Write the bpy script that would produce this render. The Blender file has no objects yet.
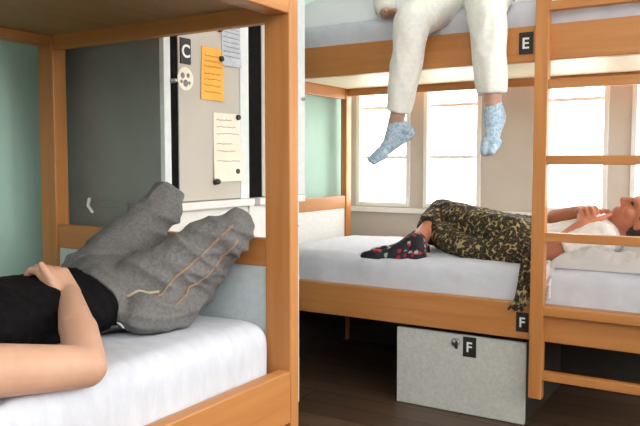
import bpy, bmesh, math, random
from mathutils import Vector, Matrix, noise
from mathutils.bvhtree import BVHTree

random.seed(7)
S = bpy.context.scene
COL = S.collection
V = Vector
ORG = {}          # world position of each object's local origin


# ------------------------------------------------------------------ materials
def new_mat(name):
    m = bpy.data.materials.new(name)
    m.use_nodes = True
    nt = m.node_tree
    b = nt.nodes['Principled BSDF']
    return m, nt, b


def N(nt, t, **kw):
    n = nt.nodes.new(t)
    for k, v in kw.items():
        setattr(n, k, v)
    return n


def ramp(nt, stops, interp='LINEAR'):
    r = N(nt, 'ShaderNodeValToRGB')
    r.color_ramp.interpolation = interp
    e = r.color_ramp.elements
    while len(e) < len(stops):
        e.new(0.5)
    for i, (p, c) in enumerate(stops):
        e[i].position = p
        e[i].color = (*c, 1)
    return r


def coords(nt, scale=(1, 1, 1), rot=(0, 0, 0)):
    tc = N(nt, 'ShaderNodeTexCoord')
    mp = N(nt, 'ShaderNodeMapping')
    mp.inputs['Scale'].default_value = scale
    mp.inputs['Rotation'].default_value = rot
    nt.links.new(tc.outputs['Object'], mp.inputs['Vector'])
    return mp.outputs['Vector']


def add_bump(nt, b, height, strength=0.2, dist=0.01):
    bp = N(nt, 'ShaderNodeBump')
    bp.inputs['Strength'].default_value = strength
    bp.inputs['Distance'].default_value = dist
    nt.links.new(height, bp.inputs['Height'])
    nt.links.new(bp.outputs['Normal'], b.inputs['Normal'])


def noise_mat(name, c1, c2, scale=8, rough=0.6, detail=4, bump=0.0, stretch=(1, 1, 1), lo=0.35, hi=0.65, metal=0.0, spec=None, sheen=0.0):
    m, nt, b = new_mat(name)
    v = coords(nt, stretch)
    n = N(nt, 'ShaderNodeTexNoise')
    n.inputs['Scale'].default_value = scale
    n.inputs['Detail'].default_value = detail
    nt.links.new(v, n.inputs['Vector'])
    r = ramp(nt, [(lo, c1), (hi, c2)])
    nt.links.new(n.outputs['Fac'], r.inputs['Fac'])
    nt.links.new(r.outputs['Color'], b.inputs['Base Color'])
    b.inputs['Roughness'].default_value = rough
    b.inputs['Metallic'].default_value = metal
    if spec is not None:
        b.inputs['Specular IOR Level'].default_value = spec
    if sheen:
        b.inputs['Sheen Weight'].default_value = sheen
    if bump:
        add_bump(nt, b, n.outputs['Fac'], bump, 0.01)
    return m


def wood(name, axis, c1=(0.44, 0.172, 0.045), c2=(0.54, 0.228, 0.070), rough=0.42):
    st = [26, 26, 26]
    st[axis] = 1.6
    m, nt, b = new_mat(name)
    v = coords(nt, st)
    n = N(nt, 'ShaderNodeTexNoise')
    n.inputs['Scale'].default_value = 1.0
    n.inputs['Detail'].default_value = 6
    n.inputs['Distortion'].default_value = 0.6
    nt.links.new(v, n.inputs['Vector'])
    r = ramp(nt, [(0.3, c1), (0.7, c2)])
    nt.links.new(n.outputs['Fac'], r.inputs['Fac'])
    nt.links.new(r.outputs['Color'], b.inputs['Base Color'])
    b.inputs['Roughness'].default_value = rough
    add_bump(nt, b, n.outputs['Fac'], 0.06, 0.005)
    return m


def leopard(name):
    m, nt, b = new_mat(name)
    v = coords(nt)
    d = N(nt, 'ShaderNodeTexNoise')
    d.inputs['Scale'].default_value = 30
    nt.links.new(v, d.inputs['Vector'])
    mx = N(nt, 'ShaderNodeMixRGB')
    mx.inputs['Fac'].default_value = 0.03
    nt.links.new(v, mx.inputs['Color1'])
    nt.links.new(d.outputs['Color'], mx.inputs['Color2'])
    vo = N(nt, 'ShaderNodeTexVoronoi')
    vo.inputs['Scale'].default_value = 62
    nt.links.new(mx.outputs['Color'], vo.inputs['Vector'])
    r = ramp(nt, [(0.0, (0.15, 0.085, 0.025)), (0.24, (0.10, 0.06, 0.02)), (0.30, (0.010, 0.007, 0.004)),
                  (0.62, (0.018, 0.012, 0.006)), (0.70, (0.30, 0.22, 0.085)), (1.0, (0.44, 0.36, 0.18))])
    nt.links.new(vo.outputs['Distance'], r.inputs['Fac'])
    nt.links.new(r.outputs['Color'], b.inputs['Base Color'])
    b.inputs['Roughness'].default_value = 0.75
    return m


def cells(name, stops, scale, rough=0.8):
    m, nt, b = new_mat(name)
    v = coords(nt)
    vo = N(nt, 'ShaderNodeTexVoronoi')
    vo.inputs['Scale'].default_value = scale
    nt.links.new(v, vo.inputs['Vector'])
    sp = N(nt, 'ShaderNodeSeparateColor')
    nt.links.new(vo.outputs['Color'], sp.inputs['Color'])
    r = ramp(nt, stops, 'CONSTANT')
    nt.links.new(sp.outputs['Red'], r.inputs['Fac'])
    nt.links.new(r.outputs['Color'], b.inputs['Base Color'])
    b.inputs['Roughness'].default_value = rough
    return m


def planks(name):
    m, nt, b = new_mat(name)
    v = coords(nt)
    br = N(nt, 'ShaderNodeTexBrick')
    br.inputs['Scale'].default_value = 1.0
    br.inputs['Brick Width'].default_value = 1.4
    br.inputs['Row Height'].default_value = 0.14
    br.inputs['Mortar Size'].default_value = 0.004
    br.inputs['Color1'].default_value = (0.075, 0.042, 0.025, 1)
    br.inputs['Color2'].default_value = (0.105, 0.062, 0.038, 1)
    br.inputs['Mortar'].default_value = (0.008, 0.005, 0.004, 1)
    nt.links.new(v, br.inputs['Vector'])
    v2 = coords(nt, (1.5, 24, 1))
    n = N(nt, 'ShaderNodeTexNoise')
    n.inputs['Scale'].default_value = 2
    n.inputs['Detail'].default_value = 5
    nt.links.new(v2, n.inputs['Vector'])
    mx = N(nt, 'ShaderNodeMixRGB', blend_type='OVERLAY')
    mx.inputs['Fac'].default_value = 0.45
    nt.links.new(br.outputs['Color'], mx.inputs['Color1'])
    nt.links.new(n.outputs['Fac'], mx.inputs['Color2'])
    nt.links.new(mx.outputs['Color'], b.inputs['Base Color'])
    b.inputs['Roughness'].default_value = 0.45
    return m


def glass_mat(name):
    m = bpy.data.materials.new(name)
    m.use_nodes = True
    nt = m.node_tree
    nt.nodes.clear()
    out = N(nt, 'ShaderNodeOutputMaterial')
    t = N(nt, 'ShaderNodeBsdfTransparent')
    t.inputs['Color'].default_value = (0.97, 0.985, 0.98, 1)
    g = N(nt, 'ShaderNodeBsdfGlossy')
    g.inputs['Roughness'].default_value = 0.02
    mx = N(nt, 'ShaderNodeMixShader')
    mx.inputs['Fac'].default_value = 0.05
    nt.links.new(t.outputs[0], mx.inputs[1])
    nt.links.new(g.outputs[0], mx.inputs[2])
    nt.links.new(mx.outputs[0], out.inputs['Surface'])
    return m


M = {}
for i, a in enumerate('xyz'):
    M['wood_' + a] = wood('beech_wood_' + a, i)
M['ply_pale'] = wood('pale_plywood', 1, (0.78, 0.68, 0.50), (0.84, 0.75, 0.58), 0.5)  # same ply, tinted cream for the bounced light under the far bunk
M['ply'] = wood('plywood', 1, (0.30, 0.165, 0.055), (0.36, 0.20, 0.075), 0.6)  # same ply, coloured darker for the dim underside of the near bunk
M['panel_pale'] = noise_mat('pale_white_panel', (0.72, 0.72, 0.70), (0.77, 0.77, 0.75), 60, 0.7)
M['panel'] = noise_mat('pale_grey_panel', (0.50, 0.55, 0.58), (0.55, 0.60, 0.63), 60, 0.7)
M['teal'] = noise_mat('teal_wall_paint', (0.40, 0.60, 0.53), (0.43, 0.63, 0.56), 5, 0.75)
M['beige_wall'] = noise_mat('beige_wall_paint', (0.58, 0.51, 0.44), (0.62, 0.55, 0.48), 5, 0.8)
M['white_wall'] = noise_mat('white_wall_paint', (0.80, 0.78, 0.74), (0.84, 0.82, 0.78), 5, 0.85)
M['ceiling'] = noise_mat('ceiling_paint', (0.82, 0.81, 0.78), (0.86, 0.85, 0.82), 5, 0.9)
M['floor'] = planks('dark_plank_floor')
M['frame'] = noise_mat('window_frame_paint', (0.82, 0.80, 0.76), (0.85, 0.83, 0.79), 10, 0.5)
M['glass'] = glass_mat('window_glass')
M['sheet'] = noise_mat('white_sheet', (0.57, 0.59, 0.67), (0.63, 0.65, 0.73), 14, 0.85, 3, 0.25, (1, 3, 1))
M['duvet'] = noise_mat('white_duvet', (0.86, 0.86, 0.87), (0.90, 0.90, 0.91), 10, 0.9, 3, 0.2)
_nt = M['duvet'].node_tree
_b = _nt.nodes['Principled BSDF']
_tr = N(_nt, 'ShaderNodeBsdfTranslucent')
_tr.inputs['Color'].default_value = (0.92, 0.92, 0.93, 1)
_mx = N(_nt, 'ShaderNodeMixShader')
_mx.inputs['Fac'].default_value = 0.5
_nt.links.new(_b.outputs[0], _mx.inputs[1])
_nt.links.new(_tr.outputs[0], _mx.inputs[2])
_nt.links.new(_mx.outputs[0], _nt.nodes['Material Output'].inputs['Surface'])
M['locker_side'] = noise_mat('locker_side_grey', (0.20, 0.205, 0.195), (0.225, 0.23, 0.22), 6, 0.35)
M['locker_door'] = noise_mat('locker_door_grey', (0.46, 0.42, 0.37), (0.49, 0.45, 0.40), 4, 0.4)
M['steel_edge'] = noise_mat('pale_steel_edge', (0.62, 0.66, 0.68), (0.68, 0.71, 0.73), 30, 0.4)
M['cab_white'] = noise_mat('white_cabinet_laminate', (0.74, 0.72, 0.70), (0.78, 0.76, 0.74), 20, 0.5)
M['black'] = noise_mat('black_plastic', (0.010, 0.010, 0.010), (0.016, 0.015, 0.014), 40, 0.45)
M['black_gap'] = noise_mat('black_rubber_seal', (0.005, 0.005, 0.005), (0.008, 0.007, 0.007), 40, 0.9, spec=0.1)  # flat black painting the shade in the gap beside each locker door
M['white_ink'] = noise_mat('white_lettering', (0.80, 0.80, 0.80), (0.86, 0.86, 0.86), 40, 0.6)
M['ink'] = noise_mat('grey_ink', (0.16, 0.15, 0.15), (0.25, 0.23, 0.22), 40, 0.8)
M['orange_ink'] = noise_mat('brown_ink', (0.40, 0.16, 0.02), (0.5, 0.2, 0.03), 40, 0.8)
M['orange'] = noise_mat('orange_paper', (0.80, 0.38, 0.06), (0.88, 0.45, 0.09), 12, 0.8)
M['cream'] = noise_mat('cream_paper', (0.76, 0.70, 0.58), (0.82, 0.77, 0.66), 12, 0.8)
M['grey_paper'] = noise_mat('blue_grey_paper', (0.40, 0.42, 0.47), (0.50, 0.52, 0.57), 25, 0.8)
M['box'] = noise_mat('white_flecked_laminate', (0.50, 0.51, 0.49), (0.58, 0.59, 0.57), 70, 0.5)
M['dark_lam'] = noise_mat('dark_brown_laminate', (0.020, 0.014, 0.010), (0.030, 0.021, 0.015), 20, 0.7)  # near-black brown painting under-bed shade on boards and chest sides
M['metal'] = noise_mat('brushed_steel', (0.45, 0.45, 0.44), (0.60, 0.60, 0.58), 40, 0.3, metal=1.0)
M['dark_metal'] = noise_mat('dark_steel', (0.06, 0.055, 0.05), (0.10, 0.09, 0.08), 40, 0.35, metal=0.6)
M['skin'] = noise_mat('warm_skin', (0.56, 0.315, 0.215), (0.64, 0.37, 0.26), 9, 0.5)
M['skin_red'] = noise_mat('ruddy_skin', (0.47, 0.160, 0.090), (0.55, 0.205, 0.12), 9, 0.5)
M['skin_tan'] = noise_mat('tan_skin', (0.42, 0.235, 0.165), (0.50, 0.29, 0.21), 9, 0.5)
M['black_cloth'] = noise_mat('black_cotton', (0.005, 0.0045, 0.005), (0.009, 0.008, 0.009), 60, 0.95, spec=0.1)
M['grey_denim'] = noise_mat('grey_denim', (0.120, 0.115, 0.115), (0.172, 0.164, 0.162), 120, 0.85, 6, 0.12)
M['orange_seam'] = noise_mat('orange_seam_thread', (0.30, 0.18, 0.10), (0.36, 0.22, 0.13), 60, 0.8)
M['fray'] = noise_mat('frayed_tan_thread', (0.36, 0.29, 0.21), (0.46, 0.38, 0.29), 80, 0.9)
M['cream_denim'] = noise_mat('cream_denim', (0.70, 0.72, 0.72), (0.82, 0.79, 0.73), 55, 0.85, 6, 0.12, (1, 1, 1), 0.30, 0.62)
M['blue_sock'] = noise_mat('pale_blue_knit', (0.25, 0.38, 0.54), (0.52, 0.61, 0.70), 90, 0.9, 3, 0.2)
M['dark_sock'] = cells('black_patterned_knit', [(0, (0.012, 0.012, 0.022)), (0.72, (0.38, 0.02, 0.03)), (0.86, (0.016, 0.014, 0.025)), (0.93, (0.40, 0.42, 0.42))], 62)
M['leopard'] = leopard('leopard_print_cotton')
M['white_shirt'] = noise_mat('white_cotton_shirt', (0.74, 0.71, 0.70), (0.82, 0.79, 0.77), 30, 0.9, 3, 0.1)
M['pink'] = cells('pink_white_floral', [(0, (0.75, 0.70, 0.70)), (0.45, (0.70, 0.42, 0.42)), (0.7, (0.78, 0.75, 0.74))], 80)
M['hair'] = noise_mat('dark_brown_hair', (0.02, 0.012, 0.008), (0.05, 0.03, 0.02), 40, 0.6, stretch=(1, 1, 6))
M['eye'] = noise_mat('eye_dark', (0.02, 0.015, 0.012), (0.03, 0.02, 0.015), 10, 0.2)
M['leaf'] = noise_mat('garden_leaves', (0.10, 0.20, 0.05), (0.20, 0.34, 0.10), 6, 0.7)
M['lawn'] = noise_mat('grass_lawn', (0.20, 0.26, 0.12), (0.30, 0.36, 0.18), 3, 0.9)
M['bark'] = noise_mat('tree_bark', (0.10, 0.07, 0.05), (0.16, 0.12, 0.09), 12, 0.9)


# ------------------------------------------------------------------ object helpers
def link(name, me, mat, parent=None, smooth=False, origin=None):
    """link a mesh given in world coordinates; local origin = parent's origin, or own base."""
    if parent is not None:
        o0 = ORG[parent.name]
    elif origin is not None:
        o0 = V(origin)
    else:
        xs = [v.co for v in me.vertices]
        mn = V([min(c[i] for c in xs) for i in range(3)])
        mx = V([max(c[i] for c in xs) for i in range(3)])
        o0 = V(((mn.x + mx.x) / 2, (mn.y + mx.y) / 2, mn.z))
    me.transform(Matrix.Translation(-o0))
    o = bpy.data.objects.new(name, me)
    COL.objects.link(o)
    if parent is not None:
        o.parent = parent
    else:
        o.location = o0
    ORG[o.name] = o0.copy()
    me.materials.clear()
    me.materials.append(M[mat])
    if smooth:
        me.polygons.foreach_set('use_smooth', [True] * len(me.polygons))
    return o


def from_bm(name, bm, mat, parent=None, smooth=False, origin=None):
    me = bpy.data.meshes.new(name)
    bm.to_mesh(me)
    bm.free()
    return link(name, me, mat, parent, smooth, origin)


def add_box(bm, x0, x1, y0, y1, z0, z1, bev=0.0, seg=2):
    t = bmesh.new()
    bmesh.ops.create_cube(t, size=1)
    for v in t.verts:
        v.co = V((x0 + (v.co.x + .5) * (x1 - x0), y0 + (v.co.y + .5) * (y1 - y0), z0 + (v.co.z + .5) * (z1 - z0)))
    if bev:
        bmesh.ops.bevel(t, geom=list(t.edges), offset=bev, segments=seg, affect='EDGES', profile=0.5)
    tmp = bpy.data.meshes.new('t')
    t.to_mesh(tmp)
    t.free()
    bm.from_mesh(tmp)
    bpy.data.meshes.remove(tmp)


def box(name, x0, x1, y0, y1, z0, z1, mat, parent=None, bev=0.003, origin=None):
    bm = bmesh.new()
    add_box(bm, x0, x1, y0, y1, z0, z1, bev)
    return from_bm(name, bm, mat, parent, origin=origin)


def thing(name, label, cat, loc, group=None):
    o = bpy.data.objects.new(name, None)
    COL.objects.link(o)
    o.location = loc
    o.empty_display_size = 0.1
    ORG[o.name] = V(loc)
    return tag(o, label, cat, group)


def tag(o, label, cat, group=None, kind=None):
    o['label'] = label
    o['category'] = cat
    if group:
        o['group'] = group
    if kind:
        o['kind'] = kind
    return o


def struct(o, label=None, cat=None):
    o['kind'] = 'structure'
    if label:
        o['label'] = label
        o['category'] = cat
    return o


def ring_frame(axis, hint=None):
    a = axis.normalized()
    h = V(hint) if hint is not None else (V((0, 0, 1)) if abs(a.z) < 0.9 else V((1, 0, 0)))
    s = (h - a * h.dot(a))
    if s.length < 1e-5:
        s = a.orthogonal()
    s.normalize()
    return s, a.cross(s).normalized()


def add_rings(bm, rings, n=20):
    """rings: list of (centre, svec, tvec) with half axes built in; closed with fans"""
    loops = []
    for c, s, t in rings:
        loops.append([bm.verts.new(c + s * math.cos(2 * math.pi * k / n) + t * math.sin(2 * math.pi * k / n)) for k in range(n)])
    for a, b in zip(loops, loops[1:]):
        for k in range(n):
            bm.faces.new((a[k], a[(k + 1) % n], b[(k + 1) % n], b[k]))
    bm.faces.new(list(reversed(loops[0])))
    bm.faces.new(loops[-1])


def add_cap(bm, p0, r0, p1, r1, flat0=False, flat1=False, n=20):
    p0, p1 = V(p0), V(p1)
    a = (p1 - p0)
    s, t = ring_frame(a)
    a.normalize()
    R = []
    if not flat0:
        for q in (80, 60, 40, 20):
            q = math.radians(q)
            R.append((p0 - a * r0 * math.sin(q), s * r0 * math.cos(q), t * r0 * math.cos(q)))
    R.append((p0, s * r0, t * r0))
    R.append((p1, s * r1, t * r1))
    if not flat1:
        for q in (20, 40, 60, 80):
            q = math.radians(q)
            R.append((p1 + a * r1 * math.sin(q), s * r1 * math.cos(q), t * r1 * math.cos(q)))
    add_rings(bm, R, n)


def add_ell(bm, c, ax):
    t = bmesh.new()
    bmesh.ops.create_uvsphere(t, u_segments=24, v_segments=16, radius=1)
    mt = Matrix((ax[0], ax[1], ax[2])).transposed()
    for v in t.verts:
        v.co = V(c) + mt @ v.co
    tmp = bpy.data.meshes.new('t')
    t.to_mesh(tmp)
    t.free()
    bm.from_mesh(tmp)
    bpy.data.meshes.remove(tmp)


def add_loft(bm, pts, side, n=28):
    """pts: (centre, half width along side, half depth); rounded by the extra end rings given"""
    R = []
    for i, (c, w, d) in enumerate(pts):
        c = V(c)
        a = V(pts[min(i + 1, len(pts) - 1)][0]) - V(pts[max(i - 1, 0)][0])
        s, t = ring_frame(a, side)
        R.append((c, s * w, t * d))
    add_rings(bm, R, n)


def build(bm, segs):
    for s in segs:
        k = s[0]
        if k == 'cap':
            add_cap(bm, *s[1:])
        elif k == 'ell':
            add_ell(bm, *s[1:])
        elif k == 'loft':
            add_loft(bm, *s[1:])


def fuse(segs, voxel=0.005, smooth=3, bm=None):
    """one continuous surface out of overlapping volumes"""
    if bm is None:
        bm = bmesh.new()
        build(bm, segs)
    bmesh.ops.recalc_face_normals(bm, faces=bm.faces)
    me = bpy.data.meshes.new('t')
    bm.to_mesh(me)
    bm.free()
    o = bpy.data.objects.new('t', me)
    COL.objects.link(o)
    md = o.modifiers.new('r', 'REMESH')
    md.mode = 'VOXEL'
    md.voxel_size = voxel
    if smooth:
        sm = o.modifiers.new('s', 'SMOOTH')
        sm.factor = 0.5
        sm.iterations = smooth
    dg = bpy.context.evaluated_depsgraph_get()
    dg.update()
    res = bpy.data.meshes.new_from_object(o.evaluated_get(dg))
    bpy.data.objects.remove(o)
    bpy.data.meshes.remove(me)
    return res


def displace(me, fn):
    me.update()
    ns = [v.normal.copy() for v in me.vertices]
    for v, n in zip(me.vertices, ns):
        v.co = v.co + n * fn(v.co, n)
    me.update()


def ridged(p, f, off=0.0):
    return 1 - 2 * abs(noise.noise(V((p.x * f[0] + off, p.y * f[1] + off, p.z * f[2] - off))))


def relax(me, it=2):
    bm = bmesh.new()
    bm.from_mesh(me)
    for _ in range(it):
        bmesh.ops.smooth_vert(bm, verts=bm.verts, factor=0.5, use_axis_x=True, use_axis_y=True, use_axis_z=True)
    bm.to_mesh(me)
    bm.free()


def seg_caps(segs):
    """capsules standing for the volumes, for the hollows they press into bedding"""
    out = []
    for s in segs:
        if s[0] == 'cap':
            out.append((V(s[1]), s[2], V(s[3]), s[4], 1.0))
        elif s[0] == 'loft':
            for a, b in zip(s[1], s[1][1:]):
                out.append((V(a[0]), a[1], V(b[0]), b[1], (a[2] + b[2]) / (a[1] + b[1])))
        elif s[0] == 'ell':
            c = V(s[1])
            rz = max(abs(a[2]) for a in s[2])
            rh = max(math.hypot(a[0], a[1]) for a in s[2])
            out.append((c, rh, c, rh, rz / rh))
    return out


def dent(me, caps, zmin, margin=0.004):
    for v in me.vertices:
        if v.co.z < zmin:
            continue
        z = v.co.z
        for p0, r0, p1, r1, fl in caps:
            a = p1 - p0
            ah = V((a.x, a.y, 0))
            L = ah.length_squared
            t = 0 if L < 1e-9 else max(0, min(1, (v.co - p0).dot(ah) / L))
            c = p0 + a * t
            r = r0 + (r1 - r0) * t + margin
            d = math.hypot(v.co.x - c.x, v.co.y - c.y)
            R = r * 1.25
            if d < r:
                low = c.z - fl * math.sqrt(max(0, r * r - d * d))
                z = min(z, max(low, zmin))
        v.co.z = z
    me.update()


# ------------------------------------------------------------------ room shell
XL, XR, YF, YB, ZC, ZF = -1.15, 3.30, -3.30, 2.36, 3.0, -0.03


def wall_boxes(name, axis, pos, thick, a0, a1, z0, z1, holes, mat):
    """wall normal to axis ('x' or 'y') with rectangular holes (a0,a1,z0,z1)"""
    bm = bmesh.new()
    As = sorted({a0, a1, *[h[0] for h in holes], *[h[1] for h in holes]})
    Zs = sorted({z0, z1, *[h[2] for h in holes], *[h[3] for h in holes]})
    for i in range(len(As) - 1):
        for j in range(len(Zs) - 1):
            ca, cz = (As[i] + As[i + 1]) / 2, (Zs[j] + Zs[j + 1]) / 2
            if any(h[0] < ca < h[1] and h[2] < cz < h[3] for h in holes):
                continue
            if axis == 'y':
                add_box(bm, As[i], As[i + 1], pos, pos + thick, Zs[j], Zs[j + 1])
            else:
                add_box(bm, pos, pos + thick, As[i], As[i + 1], Zs[j], Zs[j + 1])
    bmesh.ops.remove_doubles(bm, verts=bm.verts, dist=1e-5)
    return struct(from_bm(name, bm, mat, origin=(0, 0, 0)))


W_BACK = [(-1.10, -0.733), (-0.648, -0.296), (0.046, 0.384), (0.49, 0.80), (1.19, 1.50), (1.61, 1.92), (2.30, 2.62), (2.73, 3.05)]
ZW0, ZW1 = 0.785, 2.35
W_RIGHT = [(-2.8, -1.65, 1.5), (-1.4, -0.25, 1.5), (0.30, 1.2, 0.7), (1.35, 2.2, 0.7)]  # unseen windows; the high sills keep light off the near bunk's inside
W_FRONT_ADDED = [(0.6, 1.45, 1.5), (1.65, 2.35, 1.5), (2.5, 3.2, 1.5)]  # unseen windows added to brighten surfaces that face the front

struct(box('floor', XL - .15, XR + .15, YF - .15, YB + .15, -0.13, ZF, 'floor', bev=0, origin=(0, 0, 0)))
struct(box('ceiling', XL - .15, XR + .15, YF - .15, YB + .15, ZC, ZC + 0.1, 'ceiling', bev=0, origin=(0, 0, 0)))
struct(box('wall_left', XL - .15, XL, YF, YB, ZF, ZC, 'teal', bev=0, origin=(0, 0, 0)))
wall_boxes('wall_back', 'y', YB, 0.15, XL, XR, ZF, ZC, [(a, b, ZW0, ZW1) for a, b in W_BACK], 'beige_wall')
wall_boxes('wall_right', 'x', XR, 0.15, YF, YB, ZF, ZC, [(a, b, z, 2.7) for a, b, z in W_RIGHT], 'white_wall')
wall_boxes('wall_front', 'y', YF - .15, 0.15, XL, XR, ZF, ZC, [(a, b, z, 2.7) for a, b, z in W_FRONT_ADDED], 'white_wall')
struct(box('baseboard_back', XL, XR, YB - 0.015, YB, ZF, 0.06, 'frame', origin=(0, 0, 0)))
struct(box('baseboard_left', XL, XL + 0.015, YF, YB - 0.02, ZF, 0.06, 'frame', origin=(0, 0, 0)))
struct(box('trim_back', XL, XR, YB - 0.03, YB, ZW0 - 0.035, ZW0 - 0.004, 'frame', origin=(0, 0, 0)))

wn = 0


def window(axis, pos, a0, a1, z0, z1, bars, fr=0.026, sgn=1):
    """frame, glazing bars and pane set into the hole; pos = inner wall face, sgn points outward"""
    global wn
    wn += 1
    root = bpy.data.objects.new('window_%d' % wn, None)
    COL.objects.link(root)
    mid = (a0 + a1) / 2
    root.location = (mid, pos, z0) if axis == 'y' else (pos, mid, z0)
    ORG[root.name] = V(root.location)
    root['kind'] = 'structure'

    def bx(bm, b0, b1, d0, d1, q0, q1, bev=0.003):
        e0, e1 = sorted((pos + sgn * d0, pos + sgn * d1))
        if axis == 'y':
            add_box(bm, b0, b1, e0, e1, q0, q1, bev)
        else:
            add_box(bm, e0, e1, b0, b1, q0, q1, bev)
    bm = bmesh.new()
    bx(bm, a0 + .001, a0 + fr, -.012, .07, z0 + .001, z1 - .001)
    bx(bm, a1 - fr, a1 - .001, -.012, .07, z0 + .001, z1 - .001)
    bx(bm, a0 + fr, a1 - fr, -.012, .07, z0 + .001, z0 + fr)
    bx(bm, a0 + fr, a1 - fr, -.012, .07, z1 - fr, z1 - .001)
    from_bm('window_frame', bm, 'frame', root)
    for zb in bars:
        bm = bmesh.new()
        bx(bm, a0 + fr, a1 - fr, .025, .06, zb - .009, zb + .009, .002)
        from_bm('glazing_bar', bm, 'frame', root)
    bm = bmesh.new()
    bx(bm, a0 + fr, a1 - fr, .040, .044, z0 + fr, z1 - fr, 0)
    from_bm('window_pane', bm, 'glass', root)


for a, b in W_BACK:
    window('y', YB, a, b, ZW0, ZW1, [1.085, 1.387, 1.69, 1.99])
for a, b, z in W_RIGHT:
    window('x', XR, a, b, z, 2.7, [2.1], 0.05)
for a, b, z in W_FRONT_ADDED:
    window('y', YF, a, b, z, 2.7, [2.1], 0.05, -1)

# outside: pale paving beyond the windows
tag(box('terrace', -14, 20, 2.8, 26, -0.5, -0.4, 'white_wall', bev=0), 'pale paving outside beyond the bright windows', 'terrace', kind='structure')



# ------------------------------------------------------------------ lettered plates
def letter_plate(parent, ch, face, centre, w, h):
    """black plate with a white letter; face '-y' or '+x'; centre on the mounting surface"""
    cx, cy, cz = centre
    d = 0.004
    if face == '-y':
        p = box('letter_plate', cx - w / 2, cx + w / 2, cy - d, cy, cz - h / 2, cz + h / 2, 'black', parent, 0.001)
        rot = Matrix.Rotation(math.pi / 2, 4, 'X')
        off = V((cx, cy - d - 0.0002, cz))
    else:
        p = box('letter_plate', cx, cx + d, cy - w / 2, cy + w / 2, cz - h / 2, cz + h / 2, 'black', parent, 0.001)
        rot = Matrix.Rotation(math.pi / 2, 4, 'Z') @ Matrix.Rotation(math.pi / 2, 4, 'X')
        off = V((cx + d + 0.0002, cy, cz))
    p['label'] = 'black plate with white letter ' + ch
    cu = bpy.data.curves.new('t', 'FONT')
    cu.body = ch
    cu.align_x = 'CENTER'
    cu.align_y = 'CENTER'
    cu.size = h * 0.70
    cu.extrude = 0.0006
    cu.offset = h * 0.012
    o = bpy.data.objects.new('t', cu)
    COL.objects.link(o)
    dg = bpy.context.evaluated_depsgraph_get()
    dg.update()
    me = bpy.data.meshes.new_from_object(o.evaluated_get(dg))
    bpy.data.objects.remove(o)
    xs = [v.co.x for v in me.vertices]
    ys = [v.co.y for v in me.vertices]
    me.transform(Matrix.Translation((-(min(xs) + max(xs)) / 2, -(min(ys) + max(ys)) / 2, 0.0006)))
    me.transform(Matrix.Translation(off) @ rot)
    link('letter', me, 'white_ink', p)
    return p


# ------------------------------------------------------------------ near bunk bed
nb = thing('bunk_bed', 'beech bunk bed in the left foreground with a thick post cutting the picture', 'bunk bed', (-0.5, -1.0, ZF))
NY = -2.05
for (x0, x1, y0, y1) in ((-0.084, 0, 0, 0.041), (-1.037, -0.959, 0, 0.055), (-0.084, 0, NY - .041, NY), (-1.037, -0.959, NY - .055, NY)):
    box('bed_post', x0, x1, y0, y1, ZF, 1.98, 'wood_z', nb, 0.004)
for z0, z1 in ((0.337, 0.482), (1.445, 1.585)):
    box('side_rail', -0.040, 0, NY, -0.0005, z0, z1, 'wood_y', nb, 0.004)
    box('side_rail', -1.03, -0.99, NY, -0.0005, z0, z1, 'wood_y', nb, 0.004)
for y in (0.004, NY - 0.036):
    box('end_rail', -0.959, -0.084, y, y + .03, 0.763, 0.841, 'wood_x', nb, 0.003)
    box('end_rail', -0.959, -0.084, y, y + .03, 1.430, 1.57, 'wood_x', nb, 0.003)
    box('end_rail', -0.959, -0.084, y, y + .03, 0.345, 0.46, 'wood_x', nb, 0.003)
    box('end_panel', -0.959, -0.084, y + .006, y + .024, 0.461, 0.762, 'panel', nb, 0.001)
for z in (0.375, 1.474):
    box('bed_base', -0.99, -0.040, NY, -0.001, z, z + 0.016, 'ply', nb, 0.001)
    for x in (-0.99, -0.068):
        box('base_ledge', x, x + .028, NY, -0.001, z - 0.028, z, 'wood_y', nb, 0.002)

# ------------------------------------------------------------------ far bunk bed
fb = thing('bunk_bed', 'beech bunk bed along the windows with a ladder and letter plates E and F', 'bunk bed', (-0.06, 1.77, ZF))
FX0, FX1, FY0, FY1 = -1.07, 0.97, 1.29, 2.24
for (x0, x1) in ((FX0 - .041, FX0), (FX1, FX1 + .041)):
    for (y0, y1) in ((FY0, FY0 + .08), (FY1 - .06, FY1)):
        box('bed_post', x0, x1, y0, y1, ZF, 1.98, 'wood_z', fb, 0.004)
for z0, z1 in ((0.335, 0.483), (1.450, 1.590)):
    box('side_rail', FX0, FX1, FY0, FY0 + .04, z0, z1, 'wood_x', fb, 0.004)
    box('side_rail', FX0, FX1, FY1 - .04, FY1, z0, z1, 'wood_x', fb, 0.004)
for x in (FX0 - .036, FX1 + .006):
    for z0, z1 in ((0.780, 0.854), (1.43, 1.57), (0.345, 0.46)):
        box('end_rail', x, x + .03, FY0 + .08, FY1 - .06, z0, z1, 'wood_y', fb, 0.003)
    box('end_panel', x + .006, x + .024, FY0 + .08, FY1 - .06, 0.461, 0.779, 'panel_pale', fb, 0.001)
for z in (0.375, 1.492):
    box('bed_base', FX0, FX1, FY0 + .04, FY1 - .04, z, z + 0.016, 'ply_pale', fb, 0.001)
ub = box('underbed_board', FX0, FX1, FY1 - .018, FY1 - .002, ZF, 0.330, 'dark_lam', fb, 0.001)  # dark boards added to imitate the black shade under the bed
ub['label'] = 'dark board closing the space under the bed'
box('underbed_board', FX0 - .02, FX0 - .004, FY0 + .08, FY1 - .06, ZF, 0.334, 'dark_lam', fb, 0.001)
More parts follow.
